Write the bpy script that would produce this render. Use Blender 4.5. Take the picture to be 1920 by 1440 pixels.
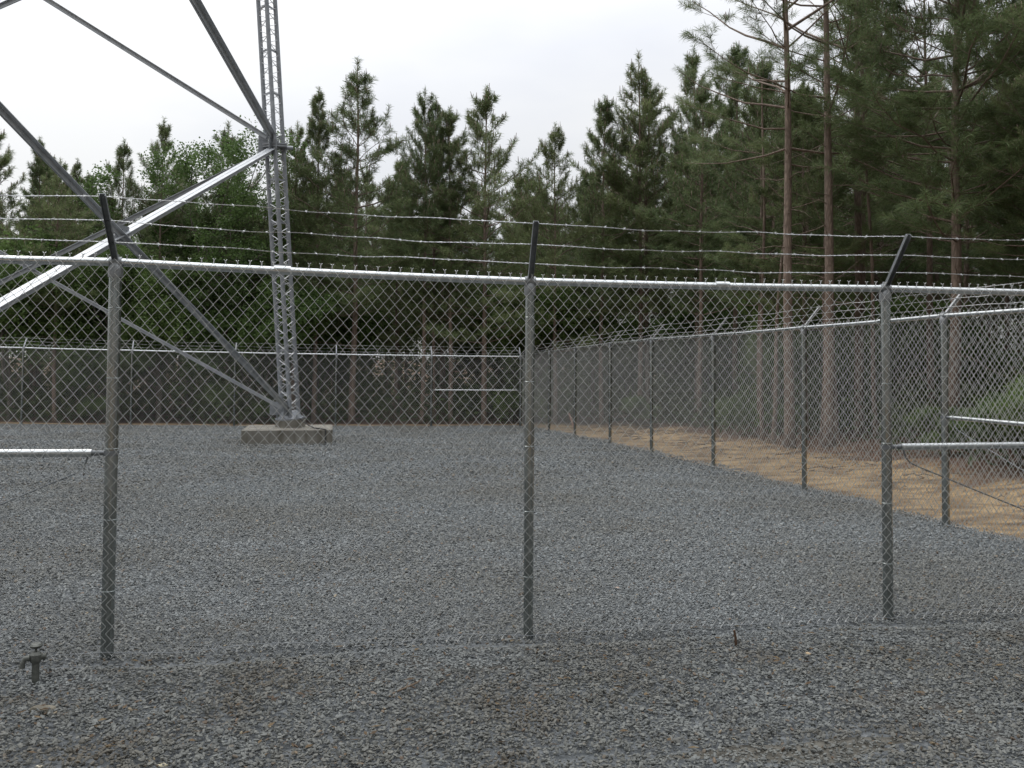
import bpy, math, random
import numpy as np
from mathutils import Vector, Matrix

for o in list(bpy.data.objects): bpy.data.objects.remove(o)
S = bpy.context.scene
COL = S.collection
R = math.radians

# ------------------------------------------------------------------ camera
def cam_axes(yaw, pitch, roll):
    f = Vector((math.sin(yaw), math.cos(yaw), 0)); r = Vector((math.cos(yaw), -math.sin(yaw), 0)); u = Vector((0, 0, 1))
    f2 = f*math.cos(pitch) + u*math.sin(pitch); u2 = u*math.cos(pitch) - f*math.sin(pitch)
    r3 = r*math.cos(roll) + u2*math.sin(roll); u3 = u2*math.cos(roll) - r*math.sin(roll)
    return r3, u3, f2
YAW, PITCH, ROLL, CY, FPX, CAMH = 0.20583, 0.0402, 0.00578, 599.07, 1802.07, 1.61834
cam = bpy.data.cameras.new('camera'); camo = bpy.data.objects.new('camera', cam); COL.objects.link(camo)
r_, u_, f_ = cam_axes(YAW, PITCH, ROLL)
camo.matrix_world = Matrix(((r_.x, u_.x, -f_.x, 0), (r_.y, u_.y, -f_.y, 0), (r_.z, u_.z, -f_.z, CAMH), (0, 0, 0, 1)))
cam.sensor_fit = 'HORIZONTAL'; cam.sensor_width = 36; cam.lens = 36*FPX/1920
cam.shift_x = 0; cam.shift_y = (CY-720)/1920
cam.clip_start = 0.05; cam.clip_end = 2000
S.camera = camo

# ------------------------------------------------------------------ sky, sun, exposure
SUN_EL, SUN_AZ = R(48), R(-35)        # azimuth measured from +Y towards +X
w = bpy.data.worlds.new('World'); S.world = w; w.use_nodes = True
nt = w.node_tree; nt.nodes.clear()
def N(t, typ, **kw):
    n = t.nodes.new(typ)
    for k, v in kw.items(): setattr(n, k, v)
    return n
out = N(nt, 'ShaderNodeOutputWorld'); bg = N(nt, 'ShaderNodeBackground')
sky = N(nt, 'ShaderNodeTexSky', sky_type='NISHITA', sun_disc=False)
sky.sun_elevation = SUN_EL; sky.sun_rotation = SUN_AZ
tc = N(nt, 'ShaderNodeTexCoord'); mp = N(nt, 'ShaderNodeMapping'); mp.inputs['Scale'].default_value = (1, 1, 2.4)
nz = N(nt, 'ShaderNodeTexNoise'); nz.inputs['Scale'].default_value = 1.9; nz.inputs['Detail'].default_value = 5; nz.inputs['Roughness'].default_value = .5
nt.links.new(tc.outputs['Generated'], mp.inputs[0]); nt.links.new(mp.outputs[0], nz.inputs[0])
cr = N(nt, 'ShaderNodeValToRGB'); e = cr.color_ramp.elements
e[0].position = .4; e[0].color = (.84, .86, .915, 1); e[1].position = .62; e[1].color = (1.0, 1.0, .995, 1)
nt.links.new(nz.outputs[0], cr.inputs[0])
# clouds glow round the hidden sun
dp = N(nt, 'ShaderNodeVectorMath', operation='DOT_PRODUCT')
nt.links.new(tc.outputs['Generated'], dp.inputs[0])
dp.inputs[1].default_value = (math.sin(SUN_AZ)*math.cos(SUN_EL), math.cos(SUN_AZ)*math.cos(SUN_EL), math.sin(SUN_EL))
mr = N(nt, 'ShaderNodeMapRange'); mr.inputs[1].default_value = -.2; mr.inputs[2].default_value = 1; mr.inputs[3].default_value = .81; mr.inputs[4].default_value = 1.45
nt.links.new(dp.outputs['Value'], mr.inputs[0])
# overcast dome: the zenith about three times as bright as the horizon
sz = N(nt, 'ShaderNodeSeparateXYZ'); nt.links.new(tc.outputs['Generated'], sz.inputs[0])
el = N(nt, 'ShaderNodeMapRange'); el.inputs[1].default_value = 0; el.inputs[2].default_value = 1; el.inputs[3].default_value = 6.7; el.inputs[4].default_value = 27
sq = N(nt, 'ShaderNodeMath', operation='POWER'); sq.inputs[1].default_value = 1.9; ab_ = N(nt, 'ShaderNodeMath', operation='ABSOLUTE')
nt.links.new(sz.outputs[2], ab_.inputs[0]); nt.links.new(ab_.outputs[0], sq.inputs[0]); nt.links.new(sq.outputs[0], el.inputs[0])
mm = N(nt, 'ShaderNodeMath', operation='MULTIPLY'); nt.links.new(el.outputs[0], mm.inputs[0]); nt.links.new(mr.outputs[0], mm.inputs[1])
vm = N(nt, 'ShaderNodeVectorMath', operation='SCALE'); nt.links.new(cr.outputs[0], vm.inputs[0]); nt.links.new(mm.outputs[0], vm.inputs['Scale'])
mx = N(nt, 'ShaderNodeMix', data_type='RGBA'); mx.inputs[0].default_value = .9
nt.links.new(sky.outputs[0], mx.inputs[6]); nt.links.new(vm.outputs[0], mx.inputs[7])
nt.links.new(mx.outputs[2], bg.inputs[0]); bg.inputs[1].default_value = .1
nt.links.new(bg.outputs[0], out.inputs[0])
sl = bpy.data.lights.new('sun', 'SUN'); sl.energy = .8; sl.angle = R(20); sl.color = (1, .96, .9)
so = bpy.data.objects.new('sun', sl); COL.objects.link(so)
so.rotation_euler = Vector((-math.sin(SUN_AZ)*math.cos(SUN_EL), -math.cos(SUN_AZ)*math.cos(SUN_EL), -math.sin(SUN_EL))).to_track_quat('-Z', 'Y').to_euler()
S.view_settings.view_transform = 'Standard'; S.view_settings.look = 'None'; S.view_settings.gamma = 1
S.view_settings.exposure = 0.0

# ------------------------------------------------------------------ helpers
G = (-0.0458, 0.022, 0.0043, -0.1106, -0.0084)
def gh(x, y):
    u = np.clip(np.asarray(x, float)/6, -2, 2); v = np.clip((np.asarray(y, float)-5.5)/12, -.6, 2.2)
    return G[0]*u + G[1]*u*u + G[2]*v + G[3]*v*v + G[4]*u*v
def g1(x, y): return float(gh(x, y))

class MB:
    def __init__(s): s.v = []; s.f = []
    def add(s, V, F):
        o = len(s.v); s.v += [tuple(p) for p in V]; s.f += [tuple(i+o for i in q) for q in F]
    def path(s, P, rad, n=6, cap=True):
        P = [Vector(p) for p in P]; m = len(P)
        if not hasattr(rad, '__len__'): rad = [rad]*m
        V = []; a = None
        for i, p in enumerate(P):
            d = (P[min(i+1, m-1)]-P[max(i-1, 0)]).normalized()
            if a is None:
                a = d.cross(Vector((0, 0, 1)) if abs(d.z) < .9 else Vector((1, 0, 0))).normalized()
            a = (a - d*a.dot(d)).normalized(); b = d.cross(a)
            for k in range(n):
                t = 2*math.pi*k/n; V.append(p + (a*math.cos(t)+b*math.sin(t))*rad[i])
        F = [(i*n+k, i*n+(k+1) % n, (i+1)*n+(k+1) % n, (i+1)*n+k) for i in range(m-1) for k in range(n)]
        if cap: F += [tuple(range(n))[::-1], tuple((m-1)*n+k for k in range(n))]
        s.add(V, F)
    def tube(s, a, b, r, n=10): s.path([a, b], r, n)
    def obox(s, c, ax, ay, az):           # oriented box from centre and three half-axis vectors
        c, ax, ay, az = map(Vector, (c, ax, ay, az))
        V = [c+ax*i+ay*j+az*k for i in (-1, 1) for j in (-1, 1) for k in (-1, 1)]
        s.add(V, [(0, 1, 3, 2), (4, 6, 7, 5), (0, 4, 5, 1), (2, 3, 7, 6), (0, 2, 6, 4), (1, 5, 7, 3)])
    def box(s, c, h): s.obox(c, (h[0], 0, 0), (0, h[1], 0), (0, 0, h[2]))
    def build(s, name, mat, parent=None, smooth=True, bevel=0):
        me = bpy.data.meshes.new(name); me.from_pydata(s.v, [], s.f)
        return fin(me, name, mat, parent, smooth, bevel)
def fin(me, name, mat, parent=None, smooth=True, bevel=0):
    me.materials.append(mat)
    o = bpy.data.objects.new(name, me); COL.objects.link(o)
    if smooth:
        me.polygons.foreach_set('use_smooth', [True]*len(me.polygons))
        if len(me.polygons) < 60000:
            m = o.modifiers.new('a', 'EDGE_SPLIT'); m.split_angle = R(40)
    if bevel:
        b = o.modifiers.new('b', 'BEVEL'); b.width = bevel; b.segments = 2
    if parent: o.parent = parent
    me.update(); return o
def npmesh(name, V, F):                   # V (n,3), F (m,k) arrays
    me = bpy.data.meshes.new(name); V = np.asarray(V, np.float32); F = np.asarray(F, np.int32); k = F.shape[1]
    me.vertices.add(len(V)); me.vertices.foreach_set('co', V.ravel())
    me.loops.add(F.size); me.loops.foreach_set('vertex_index', F.ravel())
    me.polygons.add(len(F)); me.polygons.foreach_set('loop_start', np.arange(0, F.size, k, dtype=np.int32))
    me.polygons.foreach_set('loop_total', np.full(len(F), k, np.int32)); me.update(calc_edges=True); return me
def tag(o, label=None, cat=None, group=None, kind=None):
    if label: o['label'] = label
    if cat: o['category'] = cat
    if group: o['group'] = group
    if kind: o['kind'] = kind
    return o
def thing(name, label, cat, loc=(0, 0, 0), group=None):
    o = bpy.data.objects.new(name, None); COL.objects.link(o); o.location = loc; o.empty_display_size = .2
    return tag(o, label, cat, group)
def keep(o, par):                          # parent while the mesh is written in world coordinates
    o.parent = par; o.matrix_parent_inverse = Matrix.Translation(par.location).inverted(); return o

# ------------------------------------------------------------------ materials
def mat(name, base=(.5, .5, .5), rough=.8, metal=0):
    m = bpy.data.materials.new(name); m.use_nodes = True; t = m.node_tree; b = t.nodes['Principled BSDF']
    b.inputs['Base Color'].default_value = (*base, 1); b.inputs['Roughness'].default_value = rough; b.inputs['Metallic'].default_value = metal
    return m, t, b
def ramp(t, src, stops):
    c = N(t, 'ShaderNodeValToRGB'); el = c.color_ramp.elements
    while len(el) < len(stops): el.new(.5)
    for x, (p, col) in zip(el, stops): x.position = p; x.color = (*col, 1) if len(col) == 3 else col
    t.links.new(src, c.inputs[0]); return c.outputs[0]
def noise(t, vec, scale, detail=4, rough=.6):
    n = N(t, 'ShaderNodeTexNoise'); n.inputs['Scale'].default_value = scale; n.inputs['Detail'].default_value = detail; n.inputs['Roughness'].default_value = rough
    if vec is not None: t.links.new(vec, n.inputs['Vector'])
    return n.outputs[0]
def mixc(t, fac, a, b, mode='MIX'):
    m = N(t, 'ShaderNodeMix', data_type='RGBA', blend_type=mode)
    for i, x in ((0, fac), (6, a), (7, b)):
        if hasattr(x, 'is_linked'): t.links.new(x, m.inputs[i])
        else: m.inputs[i].default_value = x if i == 0 else (*x, 1)
    return m.outputs[2]
def bump(t, b, h, strength, dist):
    n = N(t, 'ShaderNodeBump'); n.inputs['Strength'].default_value = strength; n.inputs['Distance'].default_value = dist
    t.links.new(h, n.inputs['Height']); t.links.new(n.outputs[0], b.inputs['Normal'])
def pos(t): return N(t, 'ShaderNodeNewGeometry').outputs['Position']

def galv(name, lo, hi, rough, metal=.85, sc=30):
    m, t, b = mat(name, hi, rough, metal); p = pos(t)
    n = noise(t, p, sc, 5); t.links.new(ramp(t, n, [(.3, lo), (.7, hi)]), b.inputs['Base Color'])
    t.links.new(ramp(t, noise(t, p, sc*.4, 3), [(.3, (rough-.1,)*3), (.7, (rough+.12,)*3)]), b.inputs['Roughness'])
    return m
M = {}
M['pipe'] = galv('galvanized_pipe', (.45, .47, .47), (.6, .62, .62), .27, .97)
M['post'] = galv('galvanized_post', (.24, .262, .258), (.32, .345, .34), .24, .96, 14)
M['wire'] = galv('galvanized_wire', (.46, .47, .46), (.66, .67, .66), .45, .5, 60)
M['barb'] = galv('barbed_wire_steel', (.45, .46, .46), (.66, .67, .67), .45, .6, 60)
M['arm'] = galv('barb_arm_steel', (.15, .16, .165), (.25, .265, .275), .5, .6)
M['cap'] = galv('cast_cap', (.2, .21, .215), (.3, .31, .315), .5, .7)
M['tower'] = galv('tower_steel', (.2, .213, .228), (.31, .325, .342), .5, .45, 9)
M['brace'] = galv('brace_steel', (.36, .38, .4), (.5, .52, .54), .45, .25, 6)
M['lace'] = galv('lacing_rod', (.5, .51, .52), (.68, .69, .7), .4, .5, 20)

# gravel stones, one tint per stone
m, t, b = mat('gravel_stone', (.2, .2, .2), .75); b.inputs['Specular IOR Level'].default_value = .35
oi = N(t, 'ShaderNodeObjectInfo').outputs['Random']
c = ramp(t, oi, [(0, (.12, .128, .13)), (.25, (.152, .164, .166)), (.5, (.175, .189, .192)), (.75, (.195, .21, .212)), (.955, (.225, .237, .235)), (.975, (.15, .132, .108)), (.992, (.16, .118, .09)), (1, (.3, .27, .2))])
P_ = pos(t); pat = ramp(t, noise(t, P_, .55, 4), [(.36, (.84, .79, .72)), (.6, (1.04, 1.04, 1.04))])
c = mixc(t, 1.0, c, pat, 'MULTIPLY')
# the strip outside the fence is older stone, dirtied with brown fines
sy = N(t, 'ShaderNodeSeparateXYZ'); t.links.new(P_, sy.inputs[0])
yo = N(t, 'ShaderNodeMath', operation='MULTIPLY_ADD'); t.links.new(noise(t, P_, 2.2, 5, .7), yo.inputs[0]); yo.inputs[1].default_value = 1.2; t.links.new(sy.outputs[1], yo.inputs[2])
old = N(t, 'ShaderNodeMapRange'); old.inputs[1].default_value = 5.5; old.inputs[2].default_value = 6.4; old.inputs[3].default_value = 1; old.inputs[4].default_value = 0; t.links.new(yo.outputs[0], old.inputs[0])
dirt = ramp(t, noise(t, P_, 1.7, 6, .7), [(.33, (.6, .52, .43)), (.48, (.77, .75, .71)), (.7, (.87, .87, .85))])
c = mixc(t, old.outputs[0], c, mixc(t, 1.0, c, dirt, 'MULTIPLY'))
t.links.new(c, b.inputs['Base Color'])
bump(t, b, noise(t, P_, 260, 3), .3, .004); M['stone'] = m
# packed fines under the stones
m, t, b = mat('gravel_bed', (.09, .1, .105), .9); p = pos(t)
v = N(t, 'ShaderNodeTexVoronoi'); v.inputs['Scale'].default_value = 42; t.links.new(p, v.inputs['Vector'])
c1 = ramp(t, v.outputs['Color'], [(.1, (.05, .056, .06)), (.5, (.1, .11, .115)), (.9, (.16, .17, .175))])
mud = ramp(t, noise(t, p, 1.1, 5), [(.6, (0, 0, 0)), (.7, (1, 1, 1))])
t.links.new(mixc(t, mud, c1, (.12, .1, .075)), b.inputs['Base Color']); bump(t, b, v.outputs['Distance'], .8, .02); M['bed'] = m
# muddy fines
m, t, b = mat('muddy_fines', (.17, .14, .1), .9); p = pos(t)
t.links.new(ramp(t, noise(t, p, 60, 5), [(.3, (.07, .066, .055)), (.7, (.12, .112, .092))]), b.inputs['Base Color']); bump(t, b, noise(t, p, 90, 4), .6, .01); M['mud'] = m
# ground: tan sand by the fence, pine straw and litter under the trees
m, t, b = mat('sandy_ground', (.4, .3, .17), .95); p = pos(t)
sx = N(t, 'ShaderNodeSeparateXYZ'); t.links.new(p, sx.inputs[0])
def MA(op, a, b_=None, cl=False):
    n = N(t, 'ShaderNodeMath', operation=op, use_clamp=cl)
    for i, x in enumerate((a, b_)):
        if x is None: continue
        if hasattr(x, 'is_linked'): t.links.new(x, n.inputs[i])
        else: n.inputs[i].default_value = x
    return n.outputs[0]
edge = noise(t, p, .8, 5)
eo = MA('MULTIPLY', MA('SUBTRACT', edge, .5), 5.0)
dx = MA('SUBTRACT', sx.outputs[0], 9.5); dy = MA('SUBTRACT', sx.outputs[1], 31.0)
dm = MA('ADD', MA('MAXIMUM', dx, dy), eo)
fac = MA('MULTIPLY', MA('ADD', dm, .3), 1.2, True)
mp2 = N(t, 'ShaderNodeMapping'); mp2.inputs['Scale'].default_value = (1, 2.2, 1); mp2.inputs['Rotation'].default_value = (0, 0, .25); t.links.new(p, mp2.inputs[0])
n1 = noise(t, mp2.outputs[0], 1.6, 8, .65)
sand = ramp(t, n1, [(.34, (.075, .048, .026)), (.46, (.2, .13, .068)), (.55, (.35, .24, .122)), (.76, (.46, .335, .19))])
fine = noise(t, p, 26, 6, .7)
sand = mixc(t, ramp(t, fine, [(.56, (0, 0, 0)), (.66, (.75, .75, .75))]), sand, (.17, .11, .06))
straw = ramp(t, noise(t, p, 9, 7, .7), [(.25, (.035, .022, .014)), (.5, (.11, .06, .035)), (.75, (.2, .115, .06))])
t.links.new(mixc(t, fac, sand, straw), b.inputs['Base Color'])
bump(t, b, noise(t, p, 11, 9, .7), .9, .07); M['ground'] = m
# concrete
m, t, b = mat('concrete', (.4, .38, .34), .9); p = pos(t)
c = ramp(t, noise(t, p, 2.5, 7), [(.3, (.14, .13, .11)), (.5, (.2, .19, .165)), (.7, (.26, .25, .22))])
mp3 = N(t, 'ShaderNodeMapping'); mp3.inputs['Scale'].default_value = (5, 5, .35); t.links.new(p, mp3.inputs[0])
st = ramp(t, noise(t, mp3.outputs[0], 1.4, 3), [(.42, (.62, .6, .55)), (.55, (1, 1, 1))])
t.links.new(mixc(t, 1.0, c, st, 'MULTIPLY'), b.inputs['Base Color']); bump(t, b, noise(t, p, 60, 6), .4, .005); M['conc'] = m
# bark
def bark(name, lo, hi):
    m, t, b = mat(name, hi, .95); tcn = N(t, 'ShaderNodeTexCoord'); q = N(t, 'ShaderNodeMapping'); q.inputs['Scale'].default_value = (1, 1, .3)
    t.links.new(tcn.outputs['Object'], q.inputs[0])
    v = N(t, 'ShaderNodeTexVoronoi'); v.inputs['Scale'].default_value = 16; v.feature = 'DISTANCE_TO_EDGE'; t.links.new(q.outputs[0], v.inputs['Vector'])
    c = ramp(t, v.outputs['Distance'], [(0, tuple(x*.35 for x in lo)), (.12, lo), (.4, hi)])
    c = mixc(t, .6, c, ramp(t, noise(t, q.outputs[0], 5, 6), [(.3, lo), (.7, hi)]))
    t.links.new(c, b.inputs['Base Color']); bump(t, b, v.outputs['Distance'], .8, .03); return m
M['bark'] = bark('pine_bark', (.13, .096, .074), (.3, .23, .183))
M['greybark'] = bark('grey_bark', (.09, .08, .065), (.2, .18, .15))
# foliage
def leafmat(name, cols, var=.4, rough=.6, spec=.3):
    m, t, b = mat(name, cols[1], rough); g = N(t, 'ShaderNodeNewGeometry')
    c = ramp(t, g.outputs['Random Per Island'], [(0, cols[0]), (.5, cols[1]), (1, cols[2])])
    tcn = N(t, 'ShaderNodeTexCoord')
    c = mixc(t, var, c, ramp(t, noise(t, tcn.outputs['Object'], .9, 3), [(.35, cols[0]), (.65, cols[2])]))
    oi = N(t, 'ShaderNodeObjectInfo'); c = mixc(t, 1.0, c, ramp(t, oi.outputs['Random'], [(0, (.8, .85, .8)), (1, (1.15, 1.1, 1.05))]), 'MULTIPLY')
    t.links.new(c, b.inputs['Base Color']); b.inputs['Specular IOR Level'].default_value = spec
    tr = N(t, 'ShaderNodeBsdfTranslucent'); t.links.new(c, tr.inputs[0]); ms = N(t, 'ShaderNodeMixShader'); ms.inputs[0].default_value = .35
    o = t.nodes['Material Output']; t.links.new(b.outputs[0], ms.inputs[1]); t.links.new(tr.outputs[0], ms.inputs[2]); t.links.new(ms.outputs[0], o.inputs[0])
    return m
M['needle'] = leafmat('pine_needles', [(.068, .102, .044), (.15, .205, .088), (.235, .28, .138)])
M['leaf'] = leafmat('broad_leaves', [(.055, .095, .03), (.12, .185, .055), (.185, .27, .09)])
M['brush'] = leafmat('brush_leaves', [(.035, .055, .02), (.07, .105, .035), (.12, .155, .06)])
M['twig'] = mat('dry_twig', (.13, .095, .065), .9)[0]
M['rust'] = galv('rusty_steel', (.06, .035, .022), (.13, .075, .045), .8, .2, 60)
M['brass'] = galv('weathered_metal', (.08, .085, .075), (.16, .165, .15), .55, .5, 40)
M['stake'] = mat('stake_wood', (.45, .25, .2), .8)[0]
M['rubber'] = mat('black_cable', (.015, .015, .016), .6)[0]
M['buff'] = galv('buff_rock', (.1, .09, .068), (.19, .17, .13), .9, 0, 18)

rng = np.random.default_rng(7); rnd = random.Random(11)

# ------------------------------------------------------------------ ground and gravel
def axis(a, b, core0, core1, step):
    c = list(np.arange(core0, core1+1e-6, step)); l = []; x = core0; s = step
    while x > a: s *= 1.35; x -= s; l.append(max(x, a))
    r = []; x = core1; s = step
    while x < b: s *= 1.35; x += s; r.append(min(x, b))
    return np.array(l[::-1]+c+r)
ax, ay = axis(-600, 600, -20, 26, .35), axis(-300, 900, -4, 46, .35)
X, Y = np.meshgrid(ax, ay); wob = (.07*np.sin(X*1.3+Y*.7)*np.sin(Y*1.1-X*.4)+.05*np.sin(X*2.9+1)*np.sin(Y*2.3+X))*np.clip((X-6.9)/1.5, 0, 1)
Z = gh(X, Y) - .012 + np.clip(X-10, 0, 8)*.015 + wob - .09*np.clip((6.1-X+np.clip(5.2-Y, 0, 9)*.9)/.6, 0, 1)*np.clip((28.5-Y)/.6, 0, 1)*np.clip((X+19.5)/1, 0, 1)*np.clip((Y+3)/1, 0, 1)
V = np.stack([X.ravel(), Y.ravel(), Z.ravel()], 1); nx = len(ax)
i = (np.arange(len(ay)-1)[:, None]*nx + np.arange(nx-1)[None]).ravel()
tag(fin(npmesh('ground', V, np.stack([i, i+1, i+nx+1, i+nx], 1)), 'ground', M['ground'], smooth=False), kind='structure').data.polygons.foreach_set('use_smooth', [True]*len(i))

def edge_x(y):                             # right-hand edge of the gravel
    y = np.asarray(y, float)
    return np.where(y < 5.2, 6.6 + (5.2-y)*.9, 6.42) + .08*np.sin(y*1.9) + .06*np.sin(y*4.3+1)
def edge_y(x): return 28.85 + .1*np.sin(x*1.2) + .08*np.sin(x*3.1)
gx, gy = np.linspace(0, 1, 60), np.concatenate([np.linspace(-2, 12, 50), np.linspace(12.4, 28.8, 40)])
V = []
for yy in gy:
    for u in gx:
        x = -18 + u*(float(edge_x(yy))+18); y = yy if yy < 28 else yy + float(edge_y(x)-28.8)
        V.append((x, y, g1(x, y)-.012))
i = (np.arange(len(gy)-1)[:, None]*60 + np.arange(59)[None]).ravel()
tag(fin(npmesh('gravel_bed', V, np.stack([i, i+1, i+61, i+60], 1)), 'gravel_bed', M['bed'], smooth=False), kind='structure').data.polygons.foreach_set('use_smooth', [True]*len(i))

mudspots = [(2.05, 3.78, .62, .13), (1.2, 3.86, .35, .07), (-.72, 4.95, .2, .07), (2.75, 4.85, .35, .1), (-1.0, 4.0, .45, .16)]
def gravel_pts(n, x0, x1, y0, y1, smin, smax):
    p = np.stack([rng.uniform(x0, x1, n), rng.uniform(y0, y1, n)], 1)
    k = (p[:, 0] < edge_x(p[:, 1]) + rng.normal(0, .05, n)) & (p[:, 1] < edge_y(p[:, 0])+rng.normal(0, .05, n))
    for mx_, my_, a, b_ in mudspots:
        d = ((p[:, 0]-mx_)/a)**2 + ((p[:, 1]-my_)/b_)**2
        k &= ~((d < 1) & (rng.random(n) < .5*(1-d*.8)))
    p = p[k]; n = len(p); s = rng.uniform(smin, smax, n)*np.where(rng.random(n) < .04, 1.4, 1)
    z = gh(p[:, 0], p[:, 1]) + s*.6+.006+.006*(np.sin(p[:, 0]*2.3+np.sin(p[:, 1]*1.7)*1.5)*np.sin(p[:, 1]*2.9+p[:, 0]*.8)+.6*np.sin(p[:, 0]*6.1+p[:, 1]*2)*np.sin(p[:, 1]*5.3-p[:, 0]*1.5)) - .022*np.exp(-((p[:, 1]-5.42-.05*np.sin(p[:, 0]*2.7))/.07)**2) + rng.uniform(-.6, .35, n)*s
    scl = np.stack([s*rng.uniform(.8, 1.35, n), s*rng.uniform(.55, .95, n), s*rng.uniform(.3, .6, n)], 1)
    rot = np.stack([rng.normal(0, .45, n), rng.normal(0, .45, n), rng.uniform(0, 6.28, n)], 1)
    return np.column_stack([p, z]), scl, rot
sets = [gravel_pts(11000, -3.2, 5.6, 2.9, 5.3, .008, .0138), gravel_pts(125000, -3.2, 5.6, 2.9, 7, .0055, .0115), gravel_pts(155000, -6, 6.8, 7, 13, .007, .0135),
        gravel_pts(14000, -8, 9.5, -1.5, 2.9, .012, .02), gravel_pts(9000, -8, -3.2, 2.9, 7, .011, .02), gravel_pts(5000, 5.6, 8.5, 2.9, 7, .011, .02),
        gravel_pts(170000, -14, 6.8, 13, 29, .010, .019)]
Pt, Sc, Ro = [np.concatenate(q) for q in zip(*sets)]
me = bpy.data.meshes.new('gravel'); me.vertices.add(len(Pt)); me.vertices.foreach_set('co', Pt.astype(np.float32).ravel())
for nm, arr in (('scl', Sc), ('rot', Ro)):
    a = me.attributes.new(nm, 'FLOAT_VECTOR', 'POINT'); a.data.foreach_set('vector', arr.astype(np.float32).ravel())
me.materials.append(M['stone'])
go = bpy.data.objects.new('gravel', me); COL.objects.link(go)
tag(go, 'loose blue grey crushed stone covering the fenced yard', 'gravel', kind='stuff')
gn = bpy.data.node_groups.new('stones', 'GeometryNodeTree')
gn.interface.new_socket('Geometry', in_out='INPUT', socket_type='NodeSocketGeometry'); gn.interface.new_socket('Geometry', in_out='OUTPUT', socket_type='NodeSocketGeometry')
gi, gout = N(gn, 'NodeGroupInput'), N(gn, 'NodeGroupOutput'); ip = N(gn, 'GeometryNodeInstanceOnPoints'); ic = N(gn, 'GeometryNodeMeshIcoSphere'); ic.inputs['Radius'].default_value = 1; ic.inputs['Subdivisions'].default_value = 1
sp = N(gn, 'GeometryNodeSetPosition'); nv = N(gn, 'ShaderNodeTexNoise'); nv.inputs['Scale'].default_value = 1.1
vs = N(gn, 'ShaderNodeVectorMath', operation='SUBTRACT'); vs.inputs[1].default_value = (.5, .5, .5); vsc = N(gn, 'ShaderNodeVectorMath', operation='SCALE'); vsc.inputs['Scale'].default_value = 1.1
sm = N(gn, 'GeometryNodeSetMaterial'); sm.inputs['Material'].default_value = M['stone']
L = gn.links.new
L(nv.outputs['Color'], vs.inputs[0]); L(vs.outputs[0], vsc.inputs[0]); L(ic.outputs[0], sp.inputs[0]); L(vsc.outputs[0], sp.inputs['Offset']); L(sp.outputs[0], sm.inputs[0]); L(sm.outputs[0], ip.inputs['Instance'])
for nm, sock in (('scl', 'Scale'), ('rot', 'Rotation')):
    na = N(gn, 'GeometryNodeInputNamedAttribute', data_type='FLOAT_VECTOR'); na.inputs['Name'].default_value = nm; L(na.outputs['Attribute'], ip.inputs[sock])
L(gi.outputs[0], ip.inputs['Points']); L(ip.outputs[0], gout.inputs[0])
md = go.modifiers.new('stones', 'NODES'); md.node_group = gn

for k, (mx_, my_, a, b_) in enumerate(mudspots[:1]):
    V = [(mx_, my_, g1(mx_, my_)+.004)]; n = 40
    for q in range(n):
        t_ = 2*math.pi*q/n; rr = 1+.25*math.sin(3*t_+k)+.15*math.sin(7*t_+2*k)+rnd.uniform(-.08, .08)
        x, y = mx_+a*rr*math.cos(t_), my_+b_*rr*math.sin(t_); V.append((x, y, g1(x, y)-.016))
    mb = MB(); mb.add(V, [(0, q+1, (q+1) % n+1) for q in range(n)])
    tag(mb.build('mud_patch', M['mud'], smooth=False), kind='structure')

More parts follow.
